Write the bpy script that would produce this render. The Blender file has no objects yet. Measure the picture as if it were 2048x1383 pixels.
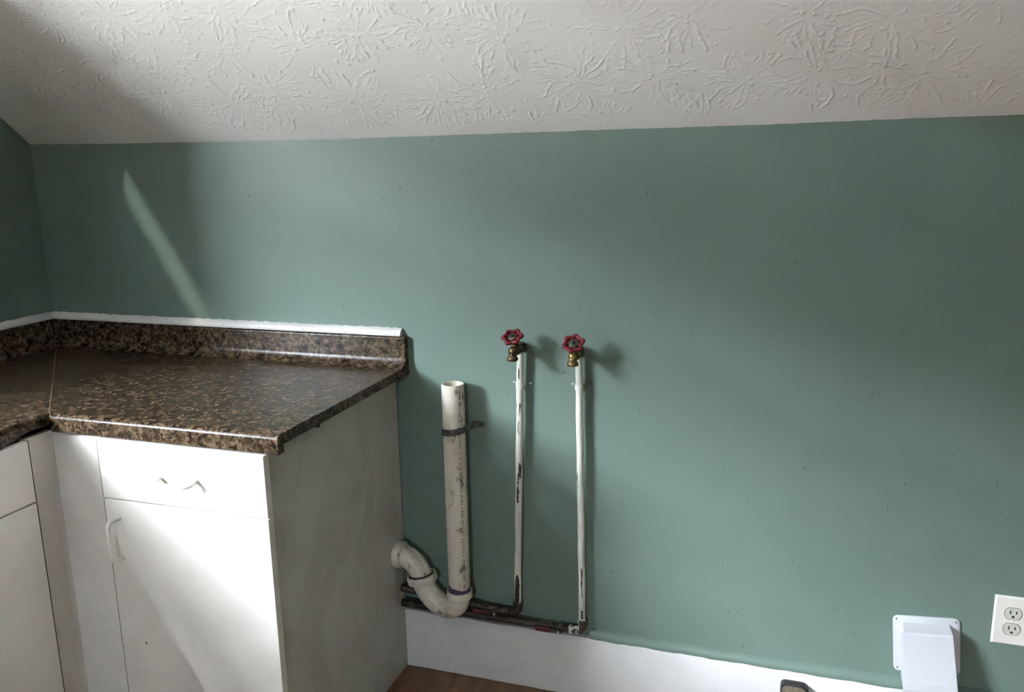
import bpy, bmesh, math, random
import numpy as np
from mathutils import Vector, Matrix, Quaternion

random.seed(7)
S = bpy.context.scene
COL = S.collection

# ------------------------------------------------------------------ camera
FPX = 1706.0
YAW, PITCH, ROLL = 0.3272, 0.2151, -0.0196
fw = Vector((-math.sin(YAW) * math.cos(PITCH), math.cos(YAW) * math.cos(PITCH), -math.sin(PITCH)))
rt = Vector((math.cos(YAW), math.sin(YAW), 0))
up = rt.cross(fw)
r2 = rt * math.cos(ROLL) + up * math.sin(ROLL)
u2 = -rt * math.sin(ROLL) + up * math.cos(ROLL)
cam_data = bpy.data.cameras.new('camera')
cam_data.sensor_fit = 'HORIZONTAL'
cam_data.sensor_width = 36.0
cam_data.lens = 36.0 * FPX / 2048.0
cam_data.clip_start = 0.05
cam = bpy.data.objects.new('camera', cam_data)
COL.objects.link(cam)
M3 = Matrix((r2, u2, -fw)).transposed()
cam.matrix_world = Matrix.Translation((2.2422, -2.069, 1.462)) @ M3.to_4x4()
S.camera = cam

# ------------------------------------------------------------------ window opening (used by light and wall)
WY0, WY1, WZ0, WZ1 = -3.25, -1.21, 1.12, 2.515     # window in the left wall, above the counter
WT = 0.28                                         # wall thickness

# ------------------------------------------------------------------ sky, sun, portal, exposure
world = bpy.data.worlds.new('sky')
S.world = world
world.use_nodes = True
bg = world.node_tree.nodes['Background']
bg.inputs['Strength'].default_value = 9.0
bg.inputs['Color'].default_value = (0.84, 0.92, 1.0, 1)

sun_d = bpy.data.lights.new('sun', 'SUN')
sun_d.energy = 0.16
sun_d.angle = math.radians(1.0)
sun_d.color = (1.0, 0.95, 0.86)
sun = bpy.data.objects.new('sun', sun_d)
COL.objects.link(sun)
SUN = Vector((0.27, 1.0, -0.456)).normalized()
sun.rotation_euler = SUN.to_track_quat('-Z', 'Y').to_euler()
sun.location = (-3, -8, 6)

pd = bpy.data.lights.new('window_portal', 'AREA')
pd.shape = 'RECTANGLE'
pd.size = WY1 - WY0
pd.size_y = WZ1 - WZ0
pd.cycles.is_portal = True
po = bpy.data.objects.new('window_portal', pd)
COL.objects.link(po)
po.location = (-WT - 0.005, (WY0 + WY1) / 2, (WZ0 + WZ1) / 2)
po.rotation_euler = (math.radians(90), 0, math.radians(-90))

# small unseen window added behind the camera for fill light
FX0, FX1, FZ0, FZ1 = 1.92, 2.29, 1.40, 1.74
FRY = -5.6
pd2 = bpy.data.lights.new('fill_window_portal', 'AREA')
pd2.shape = 'RECTANGLE'
pd2.size = FX1 - FX0
pd2.size_y = FZ1 - FZ0
pd2.cycles.is_portal = True
po2 = bpy.data.objects.new('fill_window_portal', pd2)
COL.objects.link(po2)
po2.location = ((FX0 + FX1) / 2, FRY - 0.105, (FZ0 + FZ1) / 2)
po2.rotation_euler = (math.radians(90), 0, math.radians(0))

S.view_settings.view_transform = 'Standard'
S.view_settings.look = 'None'
S.view_settings.gamma = 1.0
S.view_settings.use_curve_mapping = False
S.view_settings.exposure = 4.6
S.cycles.use_denoising = True
S.cycles.max_bounces = 10
S.cycles.diffuse_bounces = 6
S.cycles.sample_clamp_indirect = 6.0


# ------------------------------------------------------------------ materials
def lin(c):
    return tuple((v / 255 / 12.92 if v / 255 <= 0.04045 else ((v / 255 + 0.055) / 1.055) ** 2.4) for v in c) + (1.0,)


class Mat:
    def __init__(self, name, color=(200, 200, 200), rough=0.5, metal=0.0, spec=0.5):
        self.m = bpy.data.materials.new(name)
        self.m.use_nodes = True
        self.t = self.m.node_tree
        self.b = self.t.nodes['Principled BSDF']
        self.b.inputs['Base Color'].default_value = lin(color)
        self.b.inputs['Roughness'].default_value = rough
        self.b.inputs['Metallic'].default_value = metal
        self.b.inputs['Specular IOR Level'].default_value = spec
        self.tc = None
        self.h = None

    def n(self, typ, **kw):
        nd = self.t.nodes.new(typ)
        for k, v in kw.items():
            if k in nd.inputs:
                nd.inputs[k].default_value = v
            else:
                setattr(nd, k, v)
        return nd

    def l(self, a, b):
        self.t.links.new(a, b)

    def coord(self, scale=(1, 1, 1), rot=(0.0, 0.0, 0.0), loc=(0, 0, 0)):
        if self.tc is None:
            self.tc = self.n('ShaderNodeNewGeometry')
        mp = self.n('ShaderNodeMapping')
        mp.inputs['Scale'].default_value = scale
        mp.inputs['Rotation'].default_value = rot
        mp.inputs['Location'].default_value = loc
        self.l(self.tc.outputs['Position'], mp.inputs['Vector'])
        return mp.outputs[0]

    def noise(self, scale, detail=3, rough=0.5, sc=(1, 1, 1), loc=(0, 0, 0), dist=0.0):
        nd = self.n('ShaderNodeTexNoise')
        nd.inputs['Scale'].default_value = scale
        nd.inputs['Detail'].default_value = detail
        nd.inputs['Roughness'].default_value = rough
        nd.inputs['Distortion'].default_value = dist
        self.l(self.coord(sc, loc=loc), nd.inputs['Vector'])
        return nd.outputs['Fac']

    def ramp(self, fac, stops, interp='LINEAR'):
        r = self.n('ShaderNodeValToRGB')
        r.color_ramp.interpolation = interp
        el = r.color_ramp.elements
        while len(el) > 1:
            el.remove(el[-1])
        for i, (p, c) in enumerate(stops):
            e = el[0] if i == 0 else el.new(p)
            e.position = p
            e.color = c if len(c) == 4 else lin(c)
        self.l(fac, r.inputs['Fac'])
        return r.outputs['Color']

    def gray(self, fac, stops, interp='LINEAR'):
        return self.ramp(fac, [(p, (v, v, v, 1)) for p, v in stops], interp)

    def mix(self, fac, a, b, mode='MIX'):
        m = self.n('ShaderNodeMix', data_type='RGBA', blend_type=mode)
        for sock, v in ((m.inputs[0], fac), (m.inputs[6], a), (m.inputs[7], b)):
            if isinstance(v, (int, float)):
                sock.default_value = v
            elif isinstance(v, tuple):
                sock.default_value = v if len(v) == 4 else lin(v)
            else:
                self.l(v, sock)
        return m.outputs[2]

    def math(self, op, a, b=0.0):
        m = self.n('ShaderNodeMath', operation=op)
        for sock, v in ((m.inputs[0], a), (m.inputs[1], b)):
            if isinstance(v, (int, float)):
                sock.default_value = v
            else:
                self.l(v, sock)
        return m.outputs[0]

    def color(self, c):
        self.l(c, self.b.inputs['Base Color'])

    def rough(self, c):
        self.l(c, self.b.inputs['Roughness'])

    def bump(self, height, dist=0.001, strength=1.0):
        bp = self.n('ShaderNodeBump')
        bp.inputs['Distance'].default_value = dist
        bp.inputs['Strength'].default_value = strength
        self.l(height, bp.inputs['Height'])
        if self.h is not None:
            self.l(self.h, bp.inputs['Normal'])
        self.h = bp.outputs[0]
        self.l(self.h, self.b.inputs['Normal'])


def m_wall():
    w = Mat('teal_wall_paint', (106, 125, 117), 0.42, spec=0.4)
    c = w.mix(w.gray(w.noise(2.2, 3), [(0.35, 0.0), (0.7, 1.0)]), (103, 122, 114), (109, 128, 120))
    # tiny dark nicks
    v = w.n('ShaderNodeTexVoronoi', feature='F1', voronoi_dimensions='2D')
    v.inputs['Scale'].default_value = 3.4
    w.l(w.coord((1, 1, 1), rot=(-math.pi / 2, 0, 0)), v.inputs['Vector'])
    nick = w.gray(v.outputs['Distance'], [(0.005, 1.0), (0.009, 0.0)])
    c = w.mix(w.math('MULTIPLY', nick, 0.6), c, (50, 62, 59))
    w.color(c)
    w.bump(w.noise(230, 2), 0.0008, 0.5)
    for sc2, off2 in ((4.6, 3.1), (6.3, 7.7)):
        v2 = w.n('ShaderNodeTexVoronoi', feature='F1', voronoi_dimensions='2D')
        v2.inputs['Scale'].default_value = sc2
        w.l(w.coord((1, 1, 0.7), rot=(-math.pi / 2, 0, 0), loc=(off2, 0.7, 0.2)), v2.inputs['Vector'])
        w.bump(w.gray(v2.outputs['Distance'], [(0.006, 1.0), (0.020, 0.0)]), 0.0016, 0.9)
    w.bump(w.noise(9, 2), 0.003, 0.25)
    return w.m


def m_ceiling():
    w = Mat('ceiling_paint', (231, 232, 232), 0.55, spec=0.35)
    w.bump(w.noise(180, 3), 0.001, 0.25)
    return w.m


def m_white(name, col=(226, 225, 221), rough=0.35, b=0.25):
    w = Mat(name, col, rough, spec=0.45)
    d = tuple(int(v * 0.93) for v in col)
    w.color(w.mix(w.gray(w.noise(6, 4, 0.6), [(0.45, 0.0), (0.8, 1.0)]), col, d))
    w.bump(w.noise(120, 3, sc=(1, 1, 0.3)), 0.0006, b)
    return w.m


def m_panel():
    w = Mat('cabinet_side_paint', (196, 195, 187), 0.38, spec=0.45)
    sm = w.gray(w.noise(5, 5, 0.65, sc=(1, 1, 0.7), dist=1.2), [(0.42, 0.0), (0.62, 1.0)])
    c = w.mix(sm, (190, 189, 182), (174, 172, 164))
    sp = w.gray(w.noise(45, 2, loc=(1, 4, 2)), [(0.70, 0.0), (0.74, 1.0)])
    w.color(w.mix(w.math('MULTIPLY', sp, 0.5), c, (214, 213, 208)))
    w.bump(w.noise(14, 4, sc=(1, 1, 0.5), dist=1.5), 0.002, 0.3)
    return w.m


def m_laminate(name='granite_laminate', dark=1.0):
    w = Mat(name, (110, 85, 60), 0.27, spec=0.2)
    k = lambda c: tuple(int(v * dark) for v in c)
    # flakes
    v = w.n('ShaderNodeTexVoronoi', feature='F1')
    v.inputs['Scale'].default_value = 130.0
    nz = w.n('ShaderNodeTexNoise')
    nz.inputs['Scale'].default_value = 70.0
    nz.inputs['Detail'].default_value = 3.0
    w.l(w.coord(), nz.inputs['Vector'])
    vm = w.n('ShaderNodeVectorMath', operation='MULTIPLY_ADD')
    w.l(nz.outputs['Color'], vm.inputs[0])
    vm.inputs[1].default_value = (0.02, 0.02, 0.02)
    w.l(w.coord(), vm.inputs[2])
    w.l(vm.outputs[0], v.inputs['Vector'])
    sep = w.n('ShaderNodeSeparateColor')
    w.l(v.outputs['Color'], sep.inputs[0])
    fl = sep.outputs[0]
    big = w.noise(38, 4, 0.62, dist=0.6)
    f = w.math('ADD', w.math('MULTIPLY', fl, 0.42), w.math('MULTIPLY', big, 0.78))
    c = w.ramp(f, [(0.30, k((34, 25, 18))), (0.42, k((64, 49, 36))), (0.54, k((88, 70, 53))),
                   (0.66, k((112, 91, 70))), (0.80, k((146, 122, 98)))])
    dk = w.gray(w.noise(55, 3, 0.55, loc=(5, 2, 1), dist=0.8), [(0.56, 0.0), (0.63, 1.0)])
    c = w.mix(w.math('MULTIPLY', dk, 0.85), c, k((28, 18, 11)))
    lt = w.gray(w.noise(60, 3, 0.5, loc=(2, 7, 4), dist=0.8), [(0.62, 0.0), (0.68, 1.0)])
    c = w.mix(w.math('MULTIPLY', lt, 0.35), c, k((156, 138, 116)))
    w.color(c)
    w.bump(w.noise(300, 2), 0.0004, 0.15)
    return w.m


def m_pvc():
    w = Mat('pvc_plastic', (214, 206, 190), 0.36, spec=0.5)
    st = w.gray(w.noise(16, 5, 0.65, sc=(1, 1, 0.55)), [(0.50, 0.0), (0.72, 1.0)])
    c = w.mix(w.math('MULTIPLY', st, 0.7), (208, 202, 190), (158, 146, 122))
    sp = w.gray(w.noise(34, 4, 0.6, sc=(1, 1, 0.6), loc=(2, 1, 5)), [(0.59, 0.0), (0.67, 1.0)])
    c = w.mix(w.math('MULTIPLY', sp, 0.8), c, (88, 74, 54))
    w.color(c)
    w.bump(w.noise(90, 3), 0.0006, 0.2)
    return w.m


def m_chipped(name, off, thr):
    w = Mat(name, (214, 212, 200), 0.45)
    nz = w.noise(85, 4, 0.6, sc=(1, 1, 0.13), loc=(off, 0, 0))
    chip = w.gray(nz, [(thr, 0.0), (thr + 0.02, 1.0)])
    tint = w.mix(w.gray(w.noise(30, 3, sc=(1, 1, 0.3)), [(0.4, 0.0), (0.7, 1.0)]), (218, 216, 205), (178, 186, 178))
    w.color(w.mix(chip, tint, (58, 48, 38)))
    w.bump(w.math('SUBTRACT', 1.0, chip), 0.0006, 0.6)
    return w.m


def m_bare(name, off):
    w = Mat(name, (58, 44, 30), 0.6)
    nz = w.gray(w.noise(85, 3, sc=(1, 1, 0.2), loc=(off, 0, 0)), [(0.52, 0.0), (0.58, 1.0)])
    w.color(w.mix(nz, (52, 40, 28), (84, 74, 58)))
    return w.m


def m_grime():
    w = Mat('grimy_iron_pipe', (40, 32, 27), 0.62)
    w.color(w.ramp(w.noise(60, 4, 0.6), [(0.35, (30, 24, 20)), (0.55, (52, 42, 34)), (0.75, (92, 96, 88))]))
    w.bump(w.noise(120, 3), 0.001, 0.5)
    return w.m


def m_brass(name, c1, c2):
    w = Mat(name, c1, 0.42, 0.75)
    w.color(w.mix(w.gray(w.noise(70, 4), [(0.4, 0.0), (0.65, 1.0)]), c1, c2))
    return w.m


def m_red():
    w = Mat('red_enamel', (112, 20, 30), 0.34)
    w.color(w.mix(w.gray(w.noise(120, 3), [(0.48, 0.0), (0.66, 1.0)]), (116, 20, 32), (58, 16, 18)))
    return w.m


def m_wood():
    w = Mat('brown_laminate_floor', (128, 88, 58), 0.4)
    oi = w.n('ShaderNodeObjectInfo')
    g = w.noise(40, 5, 0.6, sc=(1, 0.08, 1))
    c = w.ramp(g, [(0.3, (98, 68, 45)), (0.55, (118, 84, 56)), (0.8, (134, 98, 68))])
    c = w.mix(w.math('MULTIPLY', oi.outputs['Random'], 0.35), c, (90, 62, 41))
    w.color(c)
    return w.m


WALL = m_wall()
CEIL = m_ceiling()
TRIM = m_white('white_trim_paint', (205, 204, 204), 0.4, 0.5)
CABW = m_white('white_cabinet_laminate', (222, 218, 212), 0.3, 0.08)
SIDE = m_panel()
LAM = m_laminate('granite_laminate', 0.66)
LAMD = m_laminate('granite_laminate_edge', 0.72)
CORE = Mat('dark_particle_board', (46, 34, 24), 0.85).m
SEAM = Mat('joint_filler', (150, 125, 96), 0.5).m
PVC = m_pvc()
PURP = Mat('purple_primer', (74, 56, 88), 0.45).m
INK = Mat('black_ink', (58, 56, 52), 0.6).m
GALV = m_brass('galvanised_steel', (110, 112, 108), (84, 86, 84))
PIPE1 = m_chipped('chipped_white_pipe_paint', 0.0, 0.60)
PIPE2 = m_chipped('streaked_white_pipe_paint', 5.0, 0.63)
ELBOW2 = m_chipped('worn_elbow_paint', 9.0, 0.47)
BARE = m_bare('bare_pipe_metal', 2.0)
GRIME = m_grime()
BRASS1 = m_brass('aged_bronze', (104, 88, 64), (60, 50, 38))
BRASS2 = m_brass('aged_brass', (140, 124, 78), (82, 70, 44))
RED = m_red()
WHEEL_SHADE = Mat('maroon_wheel_shade', (52, 16, 18), 0.6).m  # dark colour for the shade inside the handwheels
LEVER = Mat('dull_red_grip', (78, 26, 28), 0.6).m
GREYMETAL = m_brass('worn_grey_metal', (96, 94, 88), (58, 54, 48))
DARK = Mat('dark_screw', (46, 40, 36), 0.5, 0.3).m
CHROME = Mat('bright_metal', (205, 205, 200), 0.3, 0.8).m
PLASTIC = m_white('white_vent_plastic', (192, 193, 200), 0.32, 0.05)
PLATE = m_white('white_plate_plastic', (226, 224, 218), 0.3, 0.05)
RECEPT = m_white('grey_white_receptacle_plastic', (200, 200, 192), 0.32, 0.05)
SLOT = Mat('black_slot', (16, 15, 14), 0.7).m
TANMETAL = m_brass('brushed_tan_metal', (176, 168, 150), (150, 142, 126))
DKMETAL = Mat('dark_metal_rim', (52, 52, 52), 0.4, 0.6).m
WOOD = m_wood()
GAP = Mat('dark_gap', (24, 20, 17), 0.9).m
BOUNCE = Mat('pale_bounce_surface', (182, 176, 168), 0.9).m
WINWOOD = Mat('dark_stained_wood', (62, 44, 30), 0.5).m
GROUND = Mat('outside_lawn', (78, 84, 60), 0.95).m
OUTW = Mat('blocker_siding', (72, 68, 62), 0.8).m

gm = bpy.data.materials.new('window_glass')
gm.use_nodes = True
gt = gm.node_tree
gt.nodes.remove(gt.nodes['Principled BSDF'])
tr = gt.nodes.new('ShaderNodeBsdfTransparent')
gl = gt.nodes.new('ShaderNodeBsdfGlossy')
gl.inputs['Roughness'].default_value = 0.02
mx = gt.nodes.new('ShaderNodeMixShader')
mx.inputs[0].default_value = 0.06
gt.links.new(tr.outputs[0], mx.inputs[1])
gt.links.new(gl.outputs[0], mx.inputs[2])
gt.links.new(mx.outputs[0], gt.nodes['Material Output'].inputs[0])
GLASS = gm


# ------------------------------------------------------------------ geometry helpers
def new():
    return bmesh.new()


def box(bm, x0, x1, y0, y1, z0, z1, bev=0.0, seg=2):
    r = bmesh.ops.create_cube(bm, size=1.0)
    vs = r['verts']
    bmesh.ops.scale(bm, vec=(abs(x1 - x0), abs(y1 - y0), abs(z1 - z0)), verts=vs)
    bmesh.ops.translate(bm, vec=((x0 + x1) / 2, (y0 + y1) / 2, (z0 + z1) / 2), verts=vs)
    if bev > 0:
        es = list({e for v in vs for e in v.link_edges})
        bmesh.ops.bevel(bm, geom=es, offset=bev, segments=seg, affect='EDGES', profile=0.5)
    return bm


def tube(bm, pts, rad, seg=20, cap=True, inner=None):
    pts = [Vector(p) for p in pts]
    n = len(pts)
    rads = rad if isinstance(rad, (list, tuple)) else [rad] * n
    tans = []
    for i in range(n):
        a = pts[max(0, i - 1)]
        b = pts[min(n - 1, i + 1)]
        tans.append((b - a).normalized())
    t0 = tans[0]
    ref = Vector((0, 0, 1)) if abs(t0.z) < 0.9 else Vector((0, -1, 0))
    nx = t0.cross(ref).normalized()
    rings = []
    for i in range(n):
        if i > 0:
            q = tans[i - 1].rotation_difference(tans[i])
            nx = (q @ nx).normalized()
        ny = tans[i].cross(nx)
        rings.append([bm.verts.new(pts[i] + (nx * math.cos(2 * math.pi * k / seg) + ny * math.sin(2 * math.pi * k / seg)) * rads[i]) for k in range(seg)])
    for i in range(n - 1):
        for k in range(seg):
            k2 = (k + 1) % seg
            bm.faces.new((rings[i][k], rings[i][k2], rings[i + 1][k2], rings[i + 1][k]))
    if cap:
        bm.faces.new(list(reversed(rings[0])))
        bm.faces.new(rings[-1])
    return bm


def lathe(bm, prof, origin, axis, seg=24, closed=False):
    """prof: [(r, h)] along axis from origin"""
    o = Vector(origin)
    a = Vector(axis).normalized()
    ref = Vector((0, 0, 1)) if abs(a.z) < 0.9 else Vector((1, 0, 0))
    ux = a.cross(ref).normalized()
    uy = a.cross(ux)
    rings = []
    for r, h in prof:
        if r < 1e-6:
            rings.append([bm.verts.new(o + a * h)])
        else:
            rings.append([bm.verts.new(o + a * h + (ux * math.cos(2 * math.pi * k / seg) + uy * math.sin(2 * math.pi * k / seg)) * r) for k in range(seg)])
    pairs = list(zip(rings, rings[1:]))
    if closed:
        pairs.append((rings[-1], rings[0]))
    for A, B in pairs:
        for k in range(seg):
            k2 = (k + 1) % seg
            if len(A) == 1 and len(B) == 1:
                continue
            if len(A) == 1:
                bm.faces.new((A[0], B[k2], B[k]))
            elif len(B) == 1:
                bm.faces.new((A[k], A[k2], B[0]))
            else:
                bm.faces.new((A[k], A[k2], B[k2], B[k]))
    return bm


def catmull(pts, n=8):
    P = [Vector(p) for p in pts]
    P = [P[0] * 2 - P[1]] + P + [P[-1] * 2 - P[-2]]
    out = []
    for i in range(1, len(P) - 2):
        p0, p1, p2, p3 = P[i - 1:i + 3]
        for k in range(n):
            t = k / n
            out.append(0.5 * ((2 * p1) + (p2 - p0) * t + (2 * p0 - 5 * p1 + 4 * p2 - p3) * t * t + (-p0 + 3 * p1 - 3 * p2 + p3) * t ** 3))
    out.append(P[-2])
    return out


def loft(bm, A, B, capA=True, capB=True):
    """two matching closed outlines"""
    a = [bm.verts.new(p) for p in A]
    b = [bm.verts.new(p) for p in B]
    n = len(a)
    for k in range(n):
        k2 = (k + 1) % n
        bm.faces.new((a[k], a[k2], b[k2], b[k]))
    if capA:
        bm.faces.new(list(reversed(a)))
    if capB:
        bm.faces.new(b)
    return bm


def root_loc(o):
    while o.parent:
        o = o.parent
    return o.location.copy()


def obj(name, bm, mat, parent=None, smooth=None):
    bmesh.ops.recalc_face_normals(bm, faces=bm.faces[:])
    if parent is not None:
        bmesh.ops.translate(bm, vec=-root_loc(parent), verts=bm.verts[:])
    me = bpy.data.meshes.new(name)
    bm.to_mesh(me)
    bm.free()
    me.materials.append(mat)
    if smooth is not None:
        me.polygons.foreach_set('use_smooth', [True] * len(me.polygons))
        me.set_sharp_from_angle(angle=math.radians(smooth))
    o = bpy.data.objects.new(name, me)
    COL.objects.link(o)
    if parent is not None:
        o.parent = parent
    return o


def thing(name, label, cat, loc=(0, 0, 0), group=None):
    o = bpy.data.objects.new(name, None)
    o.empty_display_size = 0.05
    COL.objects.link(o)
    o.location = loc
    o['label'] = label
    o['category'] = cat
    if group:
        o['group'] = group
    return o


def tag(o, label, cat, group=None):
    o['label'] = label
    o['category'] = cat
    if group:
        o['group'] = group
    return o


def struct(o, label=None, cat=None):
    o['kind'] = 'structure'
    if label:
        o['label'] = label
    if cat:
        o['category'] = cat
    return o


def sroot(name, label, cat, loc=(0, 0, 0)):
    return struct(thing(name, label, cat, loc))


def wob(i, amp, seed=0.0):
    return amp * (0.5 * math.sin(i * 0.9 + seed) + 0.3 * math.sin(i * 2.3 + seed * 2.1) + 0.4 * (random.random() - 0.5))


# ------------------------------------------------------------------ room shell
RX, RY, ZF = 4.6, FRY, 2.75
SL = 0.84                       # slope of the ceiling
YR = -(ZF - 1.524) / SL         # where the slope meets the flat ceiling

b = new()
box(b, -WT, RX + 0.1, 0, 0.10, -0.05, 1.75)
struct(obj('wall_back', b, WALL), 'teal painted knee wall behind the pipes', 'wall')

b = new()
box(b, -WT, 0, RY, 0.05, -0.05, WZ0)
box(b, -WT, 0, RY, 0.05, WZ1, 2.95)
box(b, -WT, 0, RY, WY0, WZ0, WZ1)
box(b, -WT, 0, WY1, 0.05, WZ0, WZ1)
struct(obj('wall_left', b, WALL), 'teal painted gable wall behind the corner counter', 'wall')
b = new()
box(b, RX, RX + 0.1, RY, 0.05, -0.05, 2.95)
struct(obj('wall_right', b, WALL), 'teal painted wall opposite the window', 'wall')
b = new()
box(b, -WT, FX0, RY - 0.1, RY, -0.05, 2.95)
box(b, FX1, RX + 0.1, RY - 0.1, RY, -0.05, 2.95)
box(b, FX0, FX1, RY - 0.1, RY, -0.05, FZ0)
box(b, FX0, FX1, RY - 0.1, RY, FZ1, 2.95)
struct(obj('wall_front', b, WALL), 'teal painted wall across the room from the pipes', 'wall')

# sloped ceiling with stomped crow's-foot plaster relief (height field of real strokes)
EX = [-0.02, 0.25, 0.50, 0.787, 1.128, 1.551, 1.952, 2.271, 2.463, 2.669, 3.9]
EZ = [1.5325, 1.5272, 1.5242, 1.5221, 1.5209, 1.523, 1.524, 1.5256, 1.5285, 1.529, 1.531]
rng = np.random.default_rng(11)
STEP = 0.0021
SLEN = 0.66
nx, ns = int(3.75 / STEP), int(SLEN / STEP)
H = np.zeros((ns, nx), np.float32)
cx, cs, ch, cw = [], [], [], []


def stroke(x, s, ang, length, width, height, curl):
    n = max(4, int(length / 0.0014))
    a = ang + np.cumsum(rng.normal(0, curl, n))
    t = np.linspace(0, 1, n)
    px = x + np.cumsum(np.cos(a)) * 0.0014
    ps = s + np.cumsum(np.sin(a)) * 0.0014
    prof = (0.45 + 0.55 * t) * (0.75 + 0.5 * np.abs(np.sin(t * rng.uniform(4, 9) + rng.uniform(0, 6))))
    cx.append(px); cs.append(ps)
    ch.append(height * prof * np.where(rng.random(n) < 0.02, 0.3, 1.0))
    cw.append(np.full(n, width) * (0.8 + 0.5 * t))


sp = 0.185
for j in range(-1, int(SLEN / (sp * 0.85)) + 2):
    for i in range(-1, int(3.75 / sp) + 2):
        ccx = (i + 0.5 * (j % 2) + rng.uniform(-0.22, 0.22)) * sp
        ccs = (j * 0.85 + rng.uniform(-0.2, 0.2)) * sp
        R = rng.uniform(0.085, 0.135)
        skip = rng.uniform(0, 6.28)
        for k in range(int(rng.integers(38, 54))):
            an = rng.uniform(0, 2 * math.pi)
            if math.cos(an - skip) > 0.93:
                continue
            r0 = rng.uniform(0.006, 0.06)
            ln = rng.uniform(0.015, max(0.025, R - r0))
            stroke(ccx + math.cos(an) * r0, ccs + math.sin(an) * r0, an + rng.normal(0, 0.12), ln,
                   rng.uniform(0.0010, 0.0015), rng.uniform(0.0005, 0.0021) * rng.uniform(0.5, 1.0), 0.10)
        for k in range(16):
            an = rng.uniform(0, 6.28)
            rr = rng.uniform(0.0, 0.12)
            stroke(ccx + math.cos(an) * rr, ccs + math.sin(an) * rr, rng.uniform(0, 6.28), rng.uniform(0.003, 0.014),
                   rng.uniform(0.0012, 0.0020), rng.uniform(0.0006, 0.0018), 0.45)
cx, cs, ch, cw = map(np.concatenate, (cx, cs, ch, cw))
ix = np.floor(cx / STEP + 0.5).astype(int)
iy = np.floor(cs / STEP + 0.5).astype(int)
for dy in range(-2, 3):
    for dx in range(-2, 3):
        gx, gy = ix + dx, iy + dy
        ok = (gx >= 0) & (gx < nx) & (gy >= 0) & (gy < ns)
        d2 = (gx * STEP - cx) ** 2 + (gy * STEP - cs) ** 2
        np.maximum.at(H, (gy[ok], gx[ok]), (ch * np.exp(-d2 / (2 * cw ** 2)))[ok])
s_ax = np.arange(ns) * STEP
H *= np.clip((s_ax - 0.012) / 0.05, 0.0, 1.0)[:, None]
H += (rng.normal(0, 0.00005, H.shape)).astype(np.float32)
cosS = 1 / math.sqrt(1 + SL * SL)
sinS = SL * cosS
X = (np.arange(nx) * STEP - 0.02)[None, :].repeat(ns, 0)
Ss = s_ax[:, None].repeat(nx, 1)
ez = np.interp(X[0], EX, EZ)
k9 = np.ones(61) / 61
ez = np.convolve(np.pad(ez, 30, mode='edge'), k9, 'valid')
jag = np.convolve(rng.normal(0, 1, nx + 40), np.ones(9) / 9, 'same')[:nx] * 0.0016
fade = np.exp(-s_ax / 0.012)[:, None]
Y = 0.004 - Ss * cosS - H * sinS
Z = ez[None, :] + Ss * sinS - H * cosS + jag[None, :] * fade
co = np.stack([X, Y, Z], -1).reshape(-1, 3).astype(np.float32)
idx = np.arange(ns * nx).reshape(ns, nx)
f = np.stack([idx[:-1, :-1], idx[1:, :-1], idx[1:, 1:], idx[:-1, 1:]], -1).reshape(-1, 4).astype(np.int32)
me = bpy.data.meshes.new('ceiling')
me.vertices.add(len(co))
me.vertices.foreach_set('co', co.ravel())
me.loops.add(f.size)
me.loops.foreach_set('vertex_index', f.ravel())
me.polygons.add(len(f))
me.polygons.foreach_set('loop_start', np.arange(0, f.size, 4, dtype=np.int32))
me.polygons.foreach_set('use_smooth', np.ones(len(f), bool))
me.update(calc_edges=True)
me.materials.append(CEIL)
ceil = bpy.data.objects.new('ceiling', me)
COL.objects.link(ceil)
struct(ceil, 'sloped off-white ceiling with stomped brush texture', 'ceiling')
b = new()
ys = 0.004 - (SLEN - 0.01) * cosS
zs = 1.525 + (SLEN - 0.01) * sinS
for q in ([(3.72, 0.004, 1.5305), (RX + 0.1, 0.004, 1.5305), (RX + 0.1, ys, zs), (3.72, ys, zs)],
          [(-WT, ys, zs), (RX + 0.1, ys, zs), (RX + 0.1, YR, ZF), (-WT, YR, ZF)],
          [(-WT, YR, ZF), (RX + 0.1, YR, ZF), (RX + 0.1, RY - 0.1, ZF), (-WT, RY - 0.1, ZF)],
          [(-WT, 0.06, 1.56), (RX + 0.1, 0.06, 1.56), (RX + 0.1, YR, ZF + 0.12), (-WT, YR, ZF + 0.12)],
          [(-WT, YR, ZF + 0.12), (RX + 0.1, YR, ZF + 0.12), (RX + 0.1, RY - 0.1, ZF + 0.12), (-WT, RY - 0.1, ZF + 0.12)]):
    b.faces.new([b.verts.new(p) for p in q])
upper = obj('upper_ceiling', b, CEIL, ceil)

# floor of brown planks running towards the knee wall
b = new()
box(b, -WT, RX + 0.1, RY - 0.1, 0.05, -0.06, -0.008)
floor = struct(obj('floor', b, GAP), 'brown wood plank floor', 'floor')
PW = 0.128
b = new()
box(b, -PW / 2 + 0.0006, PW / 2 - 0.0006, -0.6 + 0.0006, 0.6 - 0.0006, -0.008, 0.0, 0.001, 1)
p0 = obj('plank', b, WOOD, floor)
first = True
x = 0.075 + PW / 2 - 0.0
for i in range(38):
    xc = 1.4835 - PW / 2 + (i - 11) * PW
    if xc < -0.05 or xc > RX + 0.05:
        continue
    off = (i * 0.47) % 1.2
    yc = 1.2 - off + 0.55
    while yc > RY - 0.55:
        o = p0 if first else p0.copy()
        if not first:
            COL.objects.link(o)
            o.parent = floor
        first = False
        o.location = (xc, yc - 0.55, 0)
        yc -= 1.2

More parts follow.
